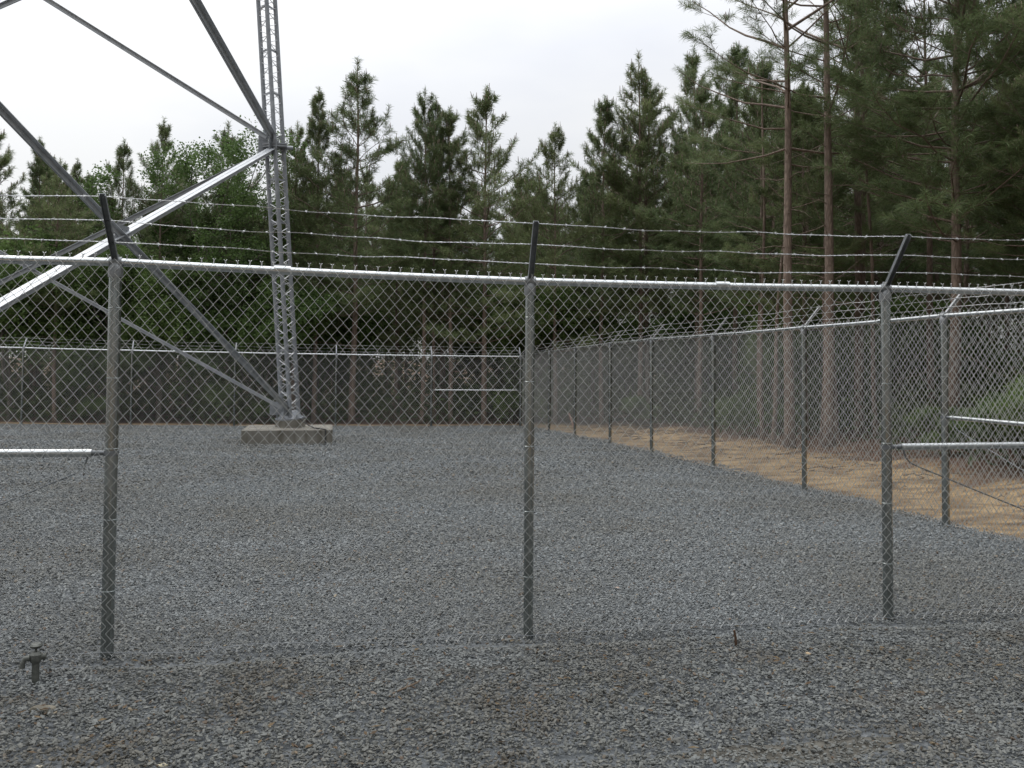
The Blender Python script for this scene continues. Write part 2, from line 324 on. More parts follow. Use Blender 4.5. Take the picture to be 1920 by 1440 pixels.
# ------------------------------------------------------------------ chain link fences
def zig(P0, P1, nrm, H0, H1, g0, g1_, seed, r=.0017):
    """fabric between two posts; returns vertex and quad arrays"""
    P0 = np.array(P0, float); P1 = np.array(P1, float); D = P1-P0; Ln = np.linalg.norm(D); D = D/Ln; nrm = np.array(nrm, float)
    n = int(round(Ln/.032)); dx = Ln/n; lg = np.random.default_rng(seed)
    m = int((min(H0-g0, H1-g1_)-.01)/.038); i = np.arange(n)[:, None]; j = np.arange(m+1)[None]
    par = (i+j) % 2
    s = i*dx + par*(dx+.003) - .0015; s = s + .0025*np.sin(j*.23+seed) + lg.normal(0, .0006, s.shape)
    tt = s/Ln; top = H0+(H1-H0)*tt; bot = g0+(g1_-g0)*tt+.012
    z = top + (bot-top)*(j/m)
    dep = np.where(par == 1, .0022, -.0022) + .006*np.sin(s*2.1+seed)*np.sin(j/m*3.14) + lg.normal(0, .0006, s.shape)
    C = np.zeros((n, m+1, 3)); C[..., 0] = P0[0]+D[0]*s+nrm[0]*dep; C[..., 1] = P0[1]+D[1]*s+nrm[1]*dep; C[..., 2] = z
    k = 4; T = np.array([[math.cos(a), math.sin(a)] for a in np.arange(k)*2*math.pi/k+.785])
    across = np.array([D[0], D[1], 0]); nn = np.array([nrm[0], nrm[1], 0])
    # ring axes: in-plane horizontal and the normal, rectangular enough for wire this thin
    V = C[:, :, None, :] + r*(T[:, 0, None]*across*1.25 + T[:, 1, None]*nn)
    V = V.reshape(-1, 3); base = ((np.arange(n)[:, None]*(m+1) + np.arange(m)[None])*k).ravel()
    F = np.concatenate([np.stack([base+a, base+(a+1) % k, base+k+(a+1) % k, base+k+a], 1) for a in range(k)])
    # twisted selvage above the top rail and the cut ends at the bottom
    VV, FF = [V], [F]; off = len(V)
    mb = MB()
    for q in range(n):
        for row, sg in ((0, 1), (m, -1)):
            if (q+row) % 2: 
                a = C[q, row]; c0 = Vector(a); h = sg*(.014+lg.uniform(-.003, .003)); lean = Vector((D[0], D[1], 0))*lg.uniform(-.004, .004)
                if sg < 0: h *= .3
                t_ = c0+Vector((0, 0, h))+lean; d = Vector((D[0], D[1], 0)); nv_ = Vector((nrm[0], nrm[1], 0))
                mb.path([c0, t_], .0032, 4, False)
                for e_ in (-1, 1):
                    mb.path([t_, t_+d*e_*.0085+Vector((0, 0, sg*.009))+nv_*lg.uniform(-.006, .006)], [.0022, .0016], 4)
    qf = [f for f in mb.f if len(f) == 4]
    if qf: VV.append(np.array([list(v) for v in mb.v])); FF.append(np.array(qf)+off)
    return np.concatenate(VV), np.concatenate(FF)

def barbed(pts, seed):
    """two twisted strands with four-point barbs through the given hang points"""
    lr = random.Random(seed); mb = MB(); s1, s2 = [], []; tot = 0; nb = .06
    for a, b_ in zip(pts[:-1], pts[1:]):
        a, b_ = Vector(a), Vector(b_); d = b_-a; Ln = d.length; dn = d.normalized(); side = dn.cross(Vector((0, 0, 1))).normalized(); up = side.cross(dn)
        n = int(Ln/.009); ph = [lr.uniform(0, 6) for _ in range(3)]; sag = lr.uniform(.004, .018)
        def cen(t_): 
            e_ = math.sin(math.pi*t_)
            return a+d*t_ + Vector((0, 0, -sag*4*t_*(1-t_) + e_*(.006*math.sin(9*t_*Ln/2+ph[0])+.003*math.sin(31*t_+ph[1])))) + side*e_*.006*math.sin(11*t_+ph[2])
        for q in range(n):
            t_ = q/n; c = cen(t_); an = (tot+t_*Ln)/.036*2*math.pi*.5; o = (side*math.cos(an)+up*math.sin(an))*.0017
            s1.append(c+o); s2.append(c-o)
        while nb < Ln:
            c = cen(nb/Ln); 
            mb.path([c-dn*.005, c+dn*.005], .004, 5)
            for kk in range(4):
                an = lr.uniform(0, 6.28); o = side*math.cos(an)+up*math.sin(an)
                mb.path([c+dn*lr.uniform(-.005, .005), c+o*.0115+dn*lr.uniform(-.01, .01)], [.0013, .0007], 4)
            nb += .122+lr.uniform(-.01, .01)
        nb -= Ln; tot += Ln
    mb.path(s1, .0013, 4); mb.path(s2, .0013, 4); return mb

def make_post(par, x, y, top, rad, out_, tipz, reach, drift, collar=True):
    """post with a pressed cap and an outward leaning arm for the barbed wire"""
    z0 = g1(x, y)-.05; n = 20; mb = MB(); mb.path([(x, y, z0), (x, y, top-.075)], rad, n)
    zz = z0+.4
    o = Vector((out_[0], out_[1], 0)); al = Vector((-out_[1], out_[0], 0))
    while zz < top-.2:                      # tie wires round the post
        ring = [Vector((x, y, zz))+(o*math.cos(a)+al*math.sin(a))*(rad+.003) + o*.006*max(0, math.cos(a)) for a in [2*math.pi*q/12 for q in range(13)]]
        mb.path(ring, .0013, 4); zz += .38
    p = mb.build('post', M['post'], par); keep(p, par)
    cb = MB(); cb.path([(x, y, top-.105), (x, y, top-.07), (x, y, top-.045), (x, y, top-.01), (x, y, top+.02)], [rad+.006, rad+.007, rad+.002, rad*.62, rad*.5], 16)
    c0 = Vector((x, y, top-.022)); cb.tube(c0-al*.032, c0+al*.032, .029, 16)
    c = cb.build('post_cap', M['cap'], p); c.parent = p
    ab = MB(); a0 = Vector((x, y, top-.01))+o*.004; tip = Vector((x, y, 0))+o*reach+al*drift; tip.z = tipz
    d = (tip-a0); dn = d.normalized(); nn = dn.cross(al).normalized(); mid = (a0+tip)/2; h = d/2
    ab.obox(mid+nn*.0, h, al*.016, nn*.0018)
    for e_ in (-1, 1): ab.obox(mid-nn*.0102+al*e_*.0145, h, al*.0015, nn*.0098)
    for fr in (.27, .6, .95): ab.tube(a0+d*fr-nn*.008, a0+d*fr+nn*.012, .005, 8)
    ab.build('barb_arm', M['arm'] if collar else M['cap'], p, smooth=False).parent = p
    return [tuple(a0+d*fr+nn*.006) for fr in (.27, .6, .95)]

def fence(name, label, posts, out_, rads, tops, tips, braces, seed, r_mesh=.0017, group=None, arms_dark=True):
    """posts: ground points along the run; tops: rail heights; braces: (bay, end that carries the rod top)"""
    F = thing(name, label, 'fence', (posts[0][0], posts[0][1], g1(*posts[0])))
    o = Vector((out_[0], out_[1], 0)); hang = []
    for k, ((x, y), rd, tp, ti) in enumerate(zip(posts, rads, tops, tips)):
        hang.append(make_post(F, x, y, tp, rd, out_, ti[0], ti[1], ti[2], arms_dark))
    mb = MB()
    for k in range(len(posts)-1):
        a = Vector((*posts[k], tops[k]-.022)); b_ = Vector((*posts[k+1], tops[k+1]-.022))
        pts = [a.lerp(b_, q/8)-Vector((0, 0, .006*math.sin(math.pi*q/8))) for q in range(9)]
        mb.path(pts, .0225, 14)
        c = a.lerp(b_, .37+.2*rnd.random()); dd = (b_-a).normalized(); mb.tube(c-dd*.05, c+dd*.04, .0236, 14)
    keep(mb.build('top_rail', M['pipe'], F), F)
    for k in range(len(posts)-1):
        off = o*(max(rads)+.004)
        P0 = (posts[k][0]+off.x, posts[k][1]+off.y); P1 = (posts[k+1][0]+off.x, posts[k+1][1]+off.y)
        V, Q = zig(P0, P1, out_, tops[k]-.004, tops[k+1]-.004, g1(*posts[k]), g1(*posts[k+1]), seed+k, r_mesh)
        me = npmesh('mesh_panel', V, Q); keep(fin(me, 'mesh_panel', M['wire'], F, smooth=False), F)
    for q in range(3):
        keep(barbed([h[q] for h in hang], seed*10+q).build('barbed_wire', M['barb'], F, smooth=False), F)
    tw = MB(); pts = []
    for k in range(len(posts)-1):
        for q in range(6):
            x = posts[k][0]+(posts[k+1][0]-posts[k][0])*q/6+o.x*.042; y = posts[k][1]+(posts[k+1][1]-posts[k][1])*q/6+o.y*.042
            pts.append((x, y, g1(x, y)+.03+.018*math.sin(q*2.1+k)))
    tw.path(pts, .0015, 4); keep(tw.build('tension_wire', M['arm'], F, smooth=False), F)
    for bay, end in braces:
        a, b_ = posts[bay], posts[bay+1]; A = Vector((*a, g1(*a)+1.085)); B = Vector((*b_, g1(*b_)+1.085)); d = (B-A).normalized()
        bb = MB(); bb.tube(A+d*.1, B-d*.1, .0215, 14)
        keep(bb.build('brace_rail', M['pipe'], F), F)
        for c, sg, rd in ((A, 1, rads[bay]), (B, -1, rads[bay+1])):
            cb = MB()
            cb.path([c+d*sg*(rd-.01), c+d*sg*.085, c+d*sg*.14], [.013, .0145, .0165], 12)
            cb.path([c-Vector((0, 0, .014)), c+Vector((0, 0, .014))], rd+.005, 16)
            keep(cb.build('rail_clamp', M['arm'], F), F)
        if end == 1: A, B, d = B, A, -d
        e0 = A+d*.12-Vector((0, 0, .02)); e1 = Vector((B.x, B.y, g1(B.x, B.y)+.12))-d*.06
        rp = [e0, e0+d*.015-Vector((0, 0, .05)), e0+d*.05-Vector((0, 0, .085)), e0+d*.12-Vector((0, 0, .115))]
        s0 = rp[-1]; rp += [s0.lerp(e1, q/8)+Vector((0, 0, -.02*math.sin(math.pi*q/8))) for q in range(1, 9)]
        rb = MB(); rb.path(rp, .0048, 6); keep(rb.build('truss_rod', M['arm'], F, smooth=False), F)
    return F

nY = 5.555
npost = [(-8.0, nY), (-5.7, nY), (-3.38, nY), (-1.0485, nY), (1.2678, nY), (3.6128, nY), (6.241, nY)]
ntop = [2.19, 2.18, 2.165, 2.151, 2.097, 2.102, 2.103]
ntip = [(2.47, .25, 0), (2.47, .25, 0), (2.46, .26, 0), (2.455, .3, -.015), (2.4, .25, -.025), (2.405, .22, .02), (2.43, .24, 0)]
fence('chain_link_fence', 'near chain link fence with barbed wire running across the whole foreground', npost, (0, -1), [.03, .03, .0365, .0335, .0285, .0318, .0365], ntop, ntip, [(2, 1), (5, 0)], 3)
rY = [5.555, 8.5924, 11.4141, 14.2741, 17.0919, 19.6326, 22.4158, 24.9643, 28.5936]
dH = {8.5924: -.005, 11.4141: -.02, 14.2741: -.02}
rpost = [(6.241, y) for y in rY]; rtop = [2.13+g1(6.241, y)+dH.get(y, .01) for y in rY]
# the corner posts belong to the near and back runs, so this run starts and ends just inside them
rpost[0] = (6.241, 5.64); rpost[-1] = (6.241, 28.5)
fence('chain_link_fence', 'side chain link fence receding on the right along the tan dirt strip', rpost, (1, 0), [.03]+[.036]+[.031]*7, rtop, [(t_+.265, .24, rnd.uniform(-.02, .02)) for t_ in rtop], [(0, 1)], 40, .0019, arms_dark=False)
bX = [-18.7, -15.9, -13.2, -10.5, -7.7332, -4.9105, -2.1238, .7294, 3.5299, 6.241]
bpost = [(x, 28.5936) for x in bX]; btop = [2.13+g1(x, 28.59) for x in bX]
fence('chain_link_fence', 'far chain link fence at the back of the yard in front of the pines', bpost, (0, 1), [.031]*8+[.036]*2, btop, [(t_+.265, .24, rnd.uniform(-.02, .02)) for t_ in btop], [(8, 0)], 80, .0019, arms_dark=False)

# ------------------------------------------------------------------ tower
TW = thing('lattice_tower', 'galvanized lattice tower leg with crossed braces standing on a concrete footing', 'tower', (-.409, 20.977, 0))
base = [Vector((-.409, 20.977, .306)), Vector((-10.614, 20.471, .306)), Vector((-4.732, 7.983, .306))]
nod1 = [Vector((-.805, 20.682, 6.046)), Vector((-10.161, 20.275, 6.046)), Vector((-4.789, 8.474, 6.046))]
nod2 = [Vector((-1.176, 20.405, 11.42)), Vector((-9.736, 20.092, 11.42)), Vector((-4.843, 8.933, 11.42))]
cen = sum(base, Vector())/3
for i in range(3):
    axl = (nod1[i]-base[i]).normalized(); inn = cen-base[i]; inn.z = 0; inn.normalize(); tang = inn.cross(Vector((0, 0, 1)))
    top = base[i]+(nod2[i]-base[i])*1.35; Ln = (top-base[i]).length; rt = .2
    # three chords: two towards the camera side for the leg in the photo
    an0 = R(-89) if i == 0 else math.atan2(-inn.y, -inn.x)
    co = [Vector((math.cos(an0+k*2*math.pi/3), math.sin(an0+k*2*math.pi/3), 0))*rt for k in range(3)]
    mb = MB()
    for c in co: mb.tube(base[i]+c, top+c, .045, 16)
    keep(mb.build('leg', M['tower'], TW), TW); lg = COL.objects[-1]
    lb = MB()
    for k in range(3):
        a, b_ = co[k], co[(k+1) % 3]; mid = (a+b_)/2; sdir = (b_-a).normalized(); half = (b_-a).length/2-.02
        nrmv = mid.normalized(); pts = []; z = .12; sg = 1; pitch = .165
        while z < Ln-.1:                    # bent rod: straight diagonals joined by round bends
            for q in range(5):
                t_ = q/4; th = (t_-.5)*math.pi
                pts.append(base[i]+mid+axl*(z+math.sin(th)*.03)+sdir*sg*(half-.03+math.cos(th)*.03)+nrmv*.012)
            z += pitch; sg = -sg
        lb.path(pts, .0075, 6)
    lc = lb.build('lacing', M['lace'], lg); lc.parent = lg
    z = .55
    while z < Ln:
        for k in (0, 2):
            a, b_ = co[k], co[(k+1) % 3]; m_ = base[i]+(a+b_)/2+axl*z
            pb = MB(); pb.obox(m_, (b_-a)/2, axl*.022, ((a+b_)/2).normalized()*.006)
            pb.build('strap', M['tower'], lg, smooth=False)
        z += .9
    # flanged joint with bolts at each node
    for nd in (nod1[i], nod2[i]):
        cb = MB(); hx = .27
        cb.path([nd-axl*.035, nd+axl*.0], rt+.085, 6); cb.path([nd+axl*.012, nd+axl*.045], rt+.085, 6)
        for c in co:
            cb.tube(nd+c-axl*.1, nd+c+axl*.1, .055, 12)
            for q in range(4):
                aa = q*math.pi/2+.4; c2 = nd+c*1.0+Vector((math.cos(aa), math.sin(aa), 0))*.078; cb.tube(c2-axl*.085, c2+axl*.095, .013, 6)
        cb.tube(nd+co[1]*1.0+Vector((.0, -.03, 0)), nd+co[1]*1.0+Vector((.2, -.02, 0)), .042, 10)
        keep(cb.build('flange', M['tower'], TW), TW)
    # base shoe
    sb = MB(); b0 = base[i]
    sb.path([b0+axl*.0, b0+axl*.03], rt+.12, 8); sb.path([b0+axl*.03, b0+axl*.16], [rt+.05, rt-.02], 12)
    for k in range(6):
        aa = k*math.pi/3; d = Vector((math.cos(aa), math.sin(aa), 0)); sb.tube(b0+d*(rt+.075)+Vector((0, 0, -.02)), b0+d*(rt+.075)+Vector((0, 0, .1)), .017, 6)
    keep(sb.build('base_shoe', M['tower'], TW), TW)
def brace(a, b_, w_, t0=.0, gap=.012):
    d = (b_-a); Ln = d.length; dn = d.normalized(); a = a+dn*.18; b2 = b_-dn*.18; mid = (a+b2)/2; h = (b2-a)/2
    side = dn.cross(Vector((0, 0, 1))).normalized(); up = side.cross(dn).normalized(); mb = MB()
    for e_ in (-1, 1):
        mb.obox(mid+side*e_*(gap/2+w_/2)+up*0, h, side*(w_/2), up*.005)
        mb.obox(mid+side*e_*(gap/2+.005)-up*(w_/2+.005), h, side*.005, up*(w_/2))
    n = int(Ln/1.1)
    for q in range(1, n):
        c = a.lerp(b2, q/n)-up*(w_*.5); mb.tube(c-side*.03, c+side*.03, .013, 8)
    keep(mb.build('diagonal_brace', M['brace'], TW, smooth=False), TW)
def plate(c, u_, v_, a, b_, nm='gusset_plate'):
    u_ = u_.normalized(); n_ = u_.cross(v_).normalized(); v2 = n_.cross(u_); mb = MB(); mb.obox(c, u_*a, v2*b_, n_*.008)
    for x in (-.6, 0, .6):
        for y in (-.6, .6): mb.tube(c+u_*a*x+v2*b_*y-n_*.02, c+u_*a*x+v2*b_*y+n_*.02, .016, 6)
    keep(mb.build(nm, M['tower'], TW, smooth=False), TW)
shoe = Vector((0, 0, .16))
for i, j, wd, wu in ((0, 2, .09, .09), (2, 0, .066, .1), (0, 1, .072, .072), (1, 0, .06, .075), (1, 2, .08, .08), (2, 1, .08, .08)):
    brace(nod1[i], base[j]+shoe, wd); brace(nod2[i]-Vector((0, 0, .08)), nod1[j]+Vector((0, 0, .12)), wu)
for i, j in ((0, 1), (1, 2), (2, 0)):
    cx = (nod1[i]+base[j]+nod1[j]+base[i]+shoe*2)/4
    # true crossing of the two diagonals
    a, b_, c_, d_ = nod1[i], base[j]+shoe, nod1[j], base[i]+shoe; wa, wb = (nod1[i]-nod1[j]).length, (base[i]-base[j]).length
    cx = a.lerp(b_, wa/(wa+wb)); plate(cx, (base[j]-base[i]), Vector((0, 0, 1)), .19 if (i, j) != (0, 1) else .12, .14 if (i, j) != (0, 1) else .09)
    for nd, ot in ((nod1[i], nod1[j]), (nod1[j], nod1[i]), (nod2[i], nod2[j]), (nod2[j], nod2[i])):
        dd = (ot-nd).normalized(); plate(nd+dd*.24, dd, Vector((0, 0, 1)), .1, .2)
    for nd, ot in ((base[i], base[j]), (base[j], base[i])):
        dd = (ot-nd).normalized(); plate(nd+dd*.28+shoe*1.4, dd, Vector((0, 0, 1)), .15, .14)

for i, lab in enumerate(['weathered square concrete footing under the visible tower leg', 'concrete footing under the far left tower leg outside the frame', 'concrete footing under the near left tower leg outside the frame']):
    b0 = base[i]; z0 = g1(b0.x, b0.y)
    ft = thing('concrete_footing', lab, 'footing', (b0.x, b0.y, z0), 'tower footings')
    mb = MB(); h = .305; mb.obox((b0.x+(-.02 if i == 0 else 0), b0.y-.14, z0-.3+h), Vector((.9, -.02, 0)), Vector((.02, .8, 0)), (0, 0, h))
    keep(mb.build('slab', M['conc'], ft, smooth=False, bevel=.012), ft)
    pb = MB(); zt = b0.z-.0; pb.path([(b0.x, b0.y, z0+.26), (b0.x, b0.y, zt)], .315, 8); keep(pb.build('pedestal', M['conc'], ft, smooth=False), ft)
b0 = base[0]; z0 = g1(b0.x, b0.y); zt = z0+.31
mb = MB(); mb.path([(b0.x+.2, b0.y-.3, b0.z+.02), (b0.x+.38, b0.y-.42, zt+.06), (b0.x+.5, b0.y-.6, zt+.015), (b0.x+.6, b0.y-.8, zt+.018), (b0.x+.72, b0.y-.965, zt+.01), (b0.x+.722, b0.y-.985, zt-.03), (b0.x+.722, b0.y-.985, zt-.2), (b0.x+.725, b0.y-.99, z0-.05)], .012, 8)
tag(mb.build('ground_cable', M['rubber']), 'black grounding cable running over the edge of the concrete footing', 'cable')

# ------------------------------------------------------------------ small things
hp = Vector((-1.309, 5.186, g1(-1.309, 5.186)))
hy = thing('water_spigot', 'weathered pipe stub with a valve standing in the gravel before the near fence', 'spigot', hp); hy.scale = (.85, .85, .95)
mb = MB(); mb.path([(0, 0, -.05), (0, 0, .1)], [.021, .021], 14); mb.path([(0, 0, .1), (0, 0, .112), (0, 0, .14), (0, 0, .155)], [.027, .034, .034, .02], 14)
mb.build('riser', M['brass'], hy)
mb = MB(); mb.path([(-.03, -.012, .125), (-.055, -.018, .122), (-.066, -.02, .1), (-.068, -.02, .078)], [.017, .016, .015, .018], 12); mb.path([(.02, 0, .125), (.055, .004, .128)], .014, 10); mb.build('spout', M['brass'], hy)
mb = MB(); mb.path([(0, 0, .15), (0, 0, .178)], .007, 8); mb.path([(0, 0, .176), (0, 0, .186), (0, 0, .195)], [.03, .034, .026], 14); mb.build('valve_handle', M['brass'], hy)
mb = MB(); mb.path([(2.4, 5.175, -.06), (2.395, 5.175, .03), (2.385, 5.172, .075)], [.008, .008, .007], 8)
tag(mb.build('metal_pin', M['rust']), 'short rusty metal pin sticking out of the gravel before the near fence', 'pin')
mb = MB(); mb.path([(.42, 4.70, .012), (.47, 4.72, .022), (.53, 4.76, .03), (.56, 4.8, .034)], [.004, .005, .004, .002], 6); mb.path([(.47, 4.72, .022), (.49, 4.78, .03)], [.003, .001], 5)
tag(mb.build('dry_twig', M['twig']), 'small forked brown twig lying on the gravel in the foreground', 'twig')
sx0, sy0 = 7.4, 26.7; sz = g1(sx0, sy0); mb = MB(); mb.obox((sx0-.05, sy0, sz+.17), (.022, 0, 0), (0, .012, 0), (-.09, .02, .26))
tag(mb.build('survey_stake', M['stake'], smooth=False), 'pale pinkish wooden stake leaning in the dirt behind the side fence', 'stake')
def rock(name, x, y, s, flat, m, seed, label, cat, group=None):
    bpy_m = bpy.data.meshes.new(name); import bmesh
    bm = bmesh.new(); bmesh.ops.create_icosphere(bm, subdivisions=3, radius=1); lr = random.Random(seed)
    dirs = [Vector((lr.gauss(0, 1), lr.gauss(0, 1), lr.gauss(0, 1))).normalized() for _ in range(9)]; cut = [lr.uniform(.55, .9) for _ in dirs]
    for v_ in bm.verts:
        for d, c in zip(dirs, cut):
            k = v_.co.dot(d)
            if k > c: v_.co -= d*(k-c)
        v_.co.x *= s[0]; v_.co.y *= s[1]; v_.co.z *= flat
    bm.to_mesh(bpy_m); bm.free()
    o = fin(bpy_m, name, m, smooth=False); o.location = (x, y, g1(x, y)+flat*.35); o.rotation_euler.z = lr.uniform(-.4, .4)
    return tag(o, label, cat, group)
rock('rock', -1.165, 4.75, (.06, .04), .024, M['buff'], 1, 'flat buff rock lying in the gravel near the pipe stub', 'rock')
for k, (x, y, s, lb) in enumerate([(-1.02, 4.12, .018, 'small cream pebble nearest the bottom left of the foreground gravel'), (-.55, 4.05, .024, 'larger cream pebble in the bottom left foreground gravel'), (2.72, 4.95, .022, 'small tan pebble before the third near fence post'), (4.05, 4.27, .024, 'yellowish pebble in the right foreground gravel'), (2.15, 6.6, .02, 'pale orange chip lying behind the near fence')]):
    rock('pebble', x, y, (s, s*.7), s*.5, mat('pebble_tint_%d' % k, [(.5, .46, .36), (.48, .43, .3), (.42, .32, .2), (.4, .3, .12), (.5, .32, .22)][k], .85)[0], k+5, lb, 'pebble')
# litter of sticks and clods on the dirt strip
mb = MB()
for k in range(900):
    if k % 3: x, y = rnd.uniform(6.9, 11), rnd.uniform(7, 29)
    else: x, y = rnd.uniform(-14, 12), rnd.uniform(29.2, 31.5)
    if rnd.random() > .25+.2*(x-6.5): continue
    a = rnd.gauss(.2, .8); l = rnd.uniform(.08, .45); z = g1(x, y)+max(0, x-10)*.015+.02
    mb.path([(x, y, z), (x+l*.5*math.cos(a), y+l*.5*math.sin(a), z+rnd.uniform(0, .05)), (x+l*math.cos(a+.2), y+l*math.sin(a+.2), z+.01)], [.006, .009, .004], 4)
tag(mb.build('stick_litter', M['twig'], smooth=False), 'scattered sticks and pine litter on the tan dirt', 'litter', kind='stuff')

V, F = [], []
for k in range(450):
    if k < 420: x, y = rnd.gauss(-.6, 1.0) if k % 2 else rnd.gauss(2.6, 1.1), rnd.gauss(4.7, .45)
    else: x, y = rnd.uniform(-5, 6.3), rnd.uniform(3, 12)
    a = rnd.uniform(0, 6.28); l, w2 = rnd.uniform(.012, .032), rnd.uniform(.003, .009); z = g1(x, y)+rnd.uniform(.014, .026); c, s_ = math.cos(a), math.sin(a); o = len(V)
    V += [(x-c*l, y-s_*l, z), (x-s_*w2, y+c*w2, z+rnd.uniform(0, .006)), (x+c*l, y+s_*l, z+rnd.uniform(-.004, .008)), (x+s_*w2, y-c*w2, z)]; F.append((o, o+1, o+2, o+3))
M['litter'] = leafmat('dead_leaves', [(.05, .028, .016), (.13, .08, .045), (.24, .17, .09)])
tag(fin(npmesh('leaf_litter', V, F), 'leaf_litter', M['litter'], smooth=False), 'tiny brown dead leaves and needles strewn on the gravel', 'litter', kind='stuff')

# ------------------------------------------------------------------ trees
def needles(P, D, n, ln, wd, lr):
    """n needles round every tuft position P (k,3) pointing along D"""
    k = len(P); P = np.repeat(P, n, 0); D = np.repeat(D, n, 0); m = len(P)
    rv = lr.normal(size=(m, 3)); rv -= D*(rv*D).sum(1, keepdims=True); rv /= np.linalg.norm(rv, axis=1, keepdims=True)
    a = lr.uniform(.25, 1.35, m)[:, None]; nd = D*np.cos(a)+rv*np.sin(a)
    l = ln*lr.uniform(.6, 1.1, m)[:, None]; sd = np.cross(nd, lr.normal(size=(m, 3))); sd /= np.linalg.norm(sd, axis=1, keepdims=True)
    p0 = P - D*lr.uniform(0, .1, m)[:, None]
    tip = p0+nd*l; tip[:, 2] -= l[:, 0]*.12
    md_ = p0+nd*l*.45
    V = np.stack([p0, md_+sd*wd, tip, md_-sd*wd], 1).reshape(-1, 3)
    return V, np.arange(4*m).reshape(-1, 4)
def pine(seed, H, cb, spread, open_=1.0, dead=8, n_need=17, shape=1.0, fork=0, dens=1.0, wdt=.0062):
    lr = np.random.default_rng(seed); tb = MB(); r0 = H*.0072+.012
    ph = lr.uniform(0, 6, 4); bend = lr.uniform(.02, .09)*H/10
    def tp(z): 
        q = z/H; return Vector((bend*math.sin(q*3+ph[0])-bend*math.sin(ph[0])+.02*math.sin(q*13+ph[2]), bend*math.cos(q*2.4+ph[1])-bend*math.cos(ph[1]), z))
    zs = np.linspace(-.15, H*.985, 26); tb.path([tp(z) for z in zs], [max(.008, r0*(1-.93*max(0, z)/H)**.9*(1.25 if z < .2 else 1)) for z in zs], 9)
    TP, TD = [], []
    def shoot(a, b_, n):
        d = (b_-a); Ln = d.length; d.normalize()
        for q in range(n):
            t_ = 1-q*(.11/max(Ln, .1)); 
            if t_ < 0: break
            c = a.lerp(b_, t_); TP.append(c); dd = d+Vector(lr.normal(0, .18, 3)); TD.append(dd.normalized())
    z = cb
    while z < H-.5:
        t_ = (H-z)/(H-cb)                 # 0 at the top
        prof = (min(1, t_*1.75)**1.05)*(1 if t_ < .75 else 1-(t_-.75)*.8)*shape
        nb = int(lr.integers(3, 6)); a0 = lr.uniform(0, 6.28)
        for k in range(nb):
            if lr.random() > .93*dens: continue
            az = a0+k*6.283/nb+lr.normal(0, .25); L_ = spread*prof*lr.uniform(.5, 1.2)+.12
            if lr.random() < .07: L_ *= 1.3
            el = (.95-.75*min(1, t_*1.3))+lr.normal(0, .12)
            s = tp(z); hd = Vector((math.cos(az), math.sin(az), 0)); pts = [s]; c = s; ns = 5
            for q in range(ns):
                e_ = el+(.14*q if t_ > .3 else .1*q)*.6; c = c+(hd*math.cos(e_)+Vector((0, 0, math.sin(e_))))*(L_/ns)+Vector(lr.normal(0, .02*L_, 3)); pts.append(c)
            rb = max(.006, .0075*L_+.004); tb.path(pts, [rb*(1-.75*q/ns) for q in range(ns+1)], 4, False)
            shoot(pts[-2], pts[-1], 5)
            for q in range(1 if L_ > .9 else 2, ns+1):      # side shoots on the outer part
                if q/ns < .3*open_: continue
                for sd_ in (-1, 1):
                    if lr.random() > .85*dens: continue
                    o = pts[q].lerp(pts[q-1], lr.random()); ang = az+sd_*lr.uniform(.5, 1.1); l2 = L_*(.42-.05*q)*lr.uniform(.6, 1.2)+.1
                    el2 = el+lr.uniform(.0, .5); e2 = o+Vector((math.cos(ang)*math.cos(el2), math.sin(ang)*math.cos(el2), math.sin(el2)))*l2
                    tb.path([o, o.lerp(e2, .5)-Vector((0, 0, .02)), e2], [.007, .006, .004], 3, False); shoot(o, e2, 2+int(l2/.2))
                    if l2 > .55:
                        for s3 in (-1, 1):
                            o3 = o.lerp(e2, lr.uniform(.4, .7)); a3 = ang+s3*.7; e3 = o3+Vector((math.cos(a3)*.8, math.sin(a3)*.8, .45))*l2*.5
                            tb.path([o3, e3], [.005, .003], 3, False); shoot(o3, e3, 3)
        z += lr.uniform(.27, .47)*(1 if t_ > .25 else .75)
    a, b_ = tp(H-.62), tp(H-.12); shoot(a, b_, 5); nt_ = len(TP)
    for c in [tp(H-.1)]+[TP[q] for q in range(0, nt_, 3)]:
        if c.z > H*.6: tb.path([c, c+Vector((lr.normal(0, .02), lr.normal(0, .02), lr.uniform(.1, .24)))], [.013, .007], 4)
    for q in range(4): TP.append(tp(H-.15)+Vector((0, 0, .07*q))); TD.append(Vector((0, 0, 1)))
    for k in range(dead):                  # dead lower limbs
        z = lr.uniform(cb*.35, cb+.3); az = lr.uniform(0, 6.28); L_ = lr.uniform(.4, 1.9); s = tp(z); c = s; pts = [s]; e_ = lr.uniform(-.25, .45)
        for q in range(5): 
            e_ += lr.normal(.02, .18); az += lr.normal(0, .12); c = c+Vector((math.cos(az)*math.cos(e_), math.sin(az)*math.cos(e_), math.sin(e_)))*L_/5; pts.append(c)
        tb.path(pts, [.012, .009, .007, .005, .003, .002], 4, False)
    TP = np.array([list(p) for p in TP]); TD = np.array([list(p) for p in TD])
    V, F = needles(TP, TD, n_need, .2, wdt, lr)
    tm = bpy.data.meshes.new('trunk'); tm.from_pydata(tb.v, [], tb.f); tm.polygons.foreach_set('use_smooth', [True]*len(tm.polygons)); tm.materials.append(M['bark']); tm.update()
    cm = npmesh('crown', V, F); cm.materials.append(M['needle'])
    return tm, cm, H
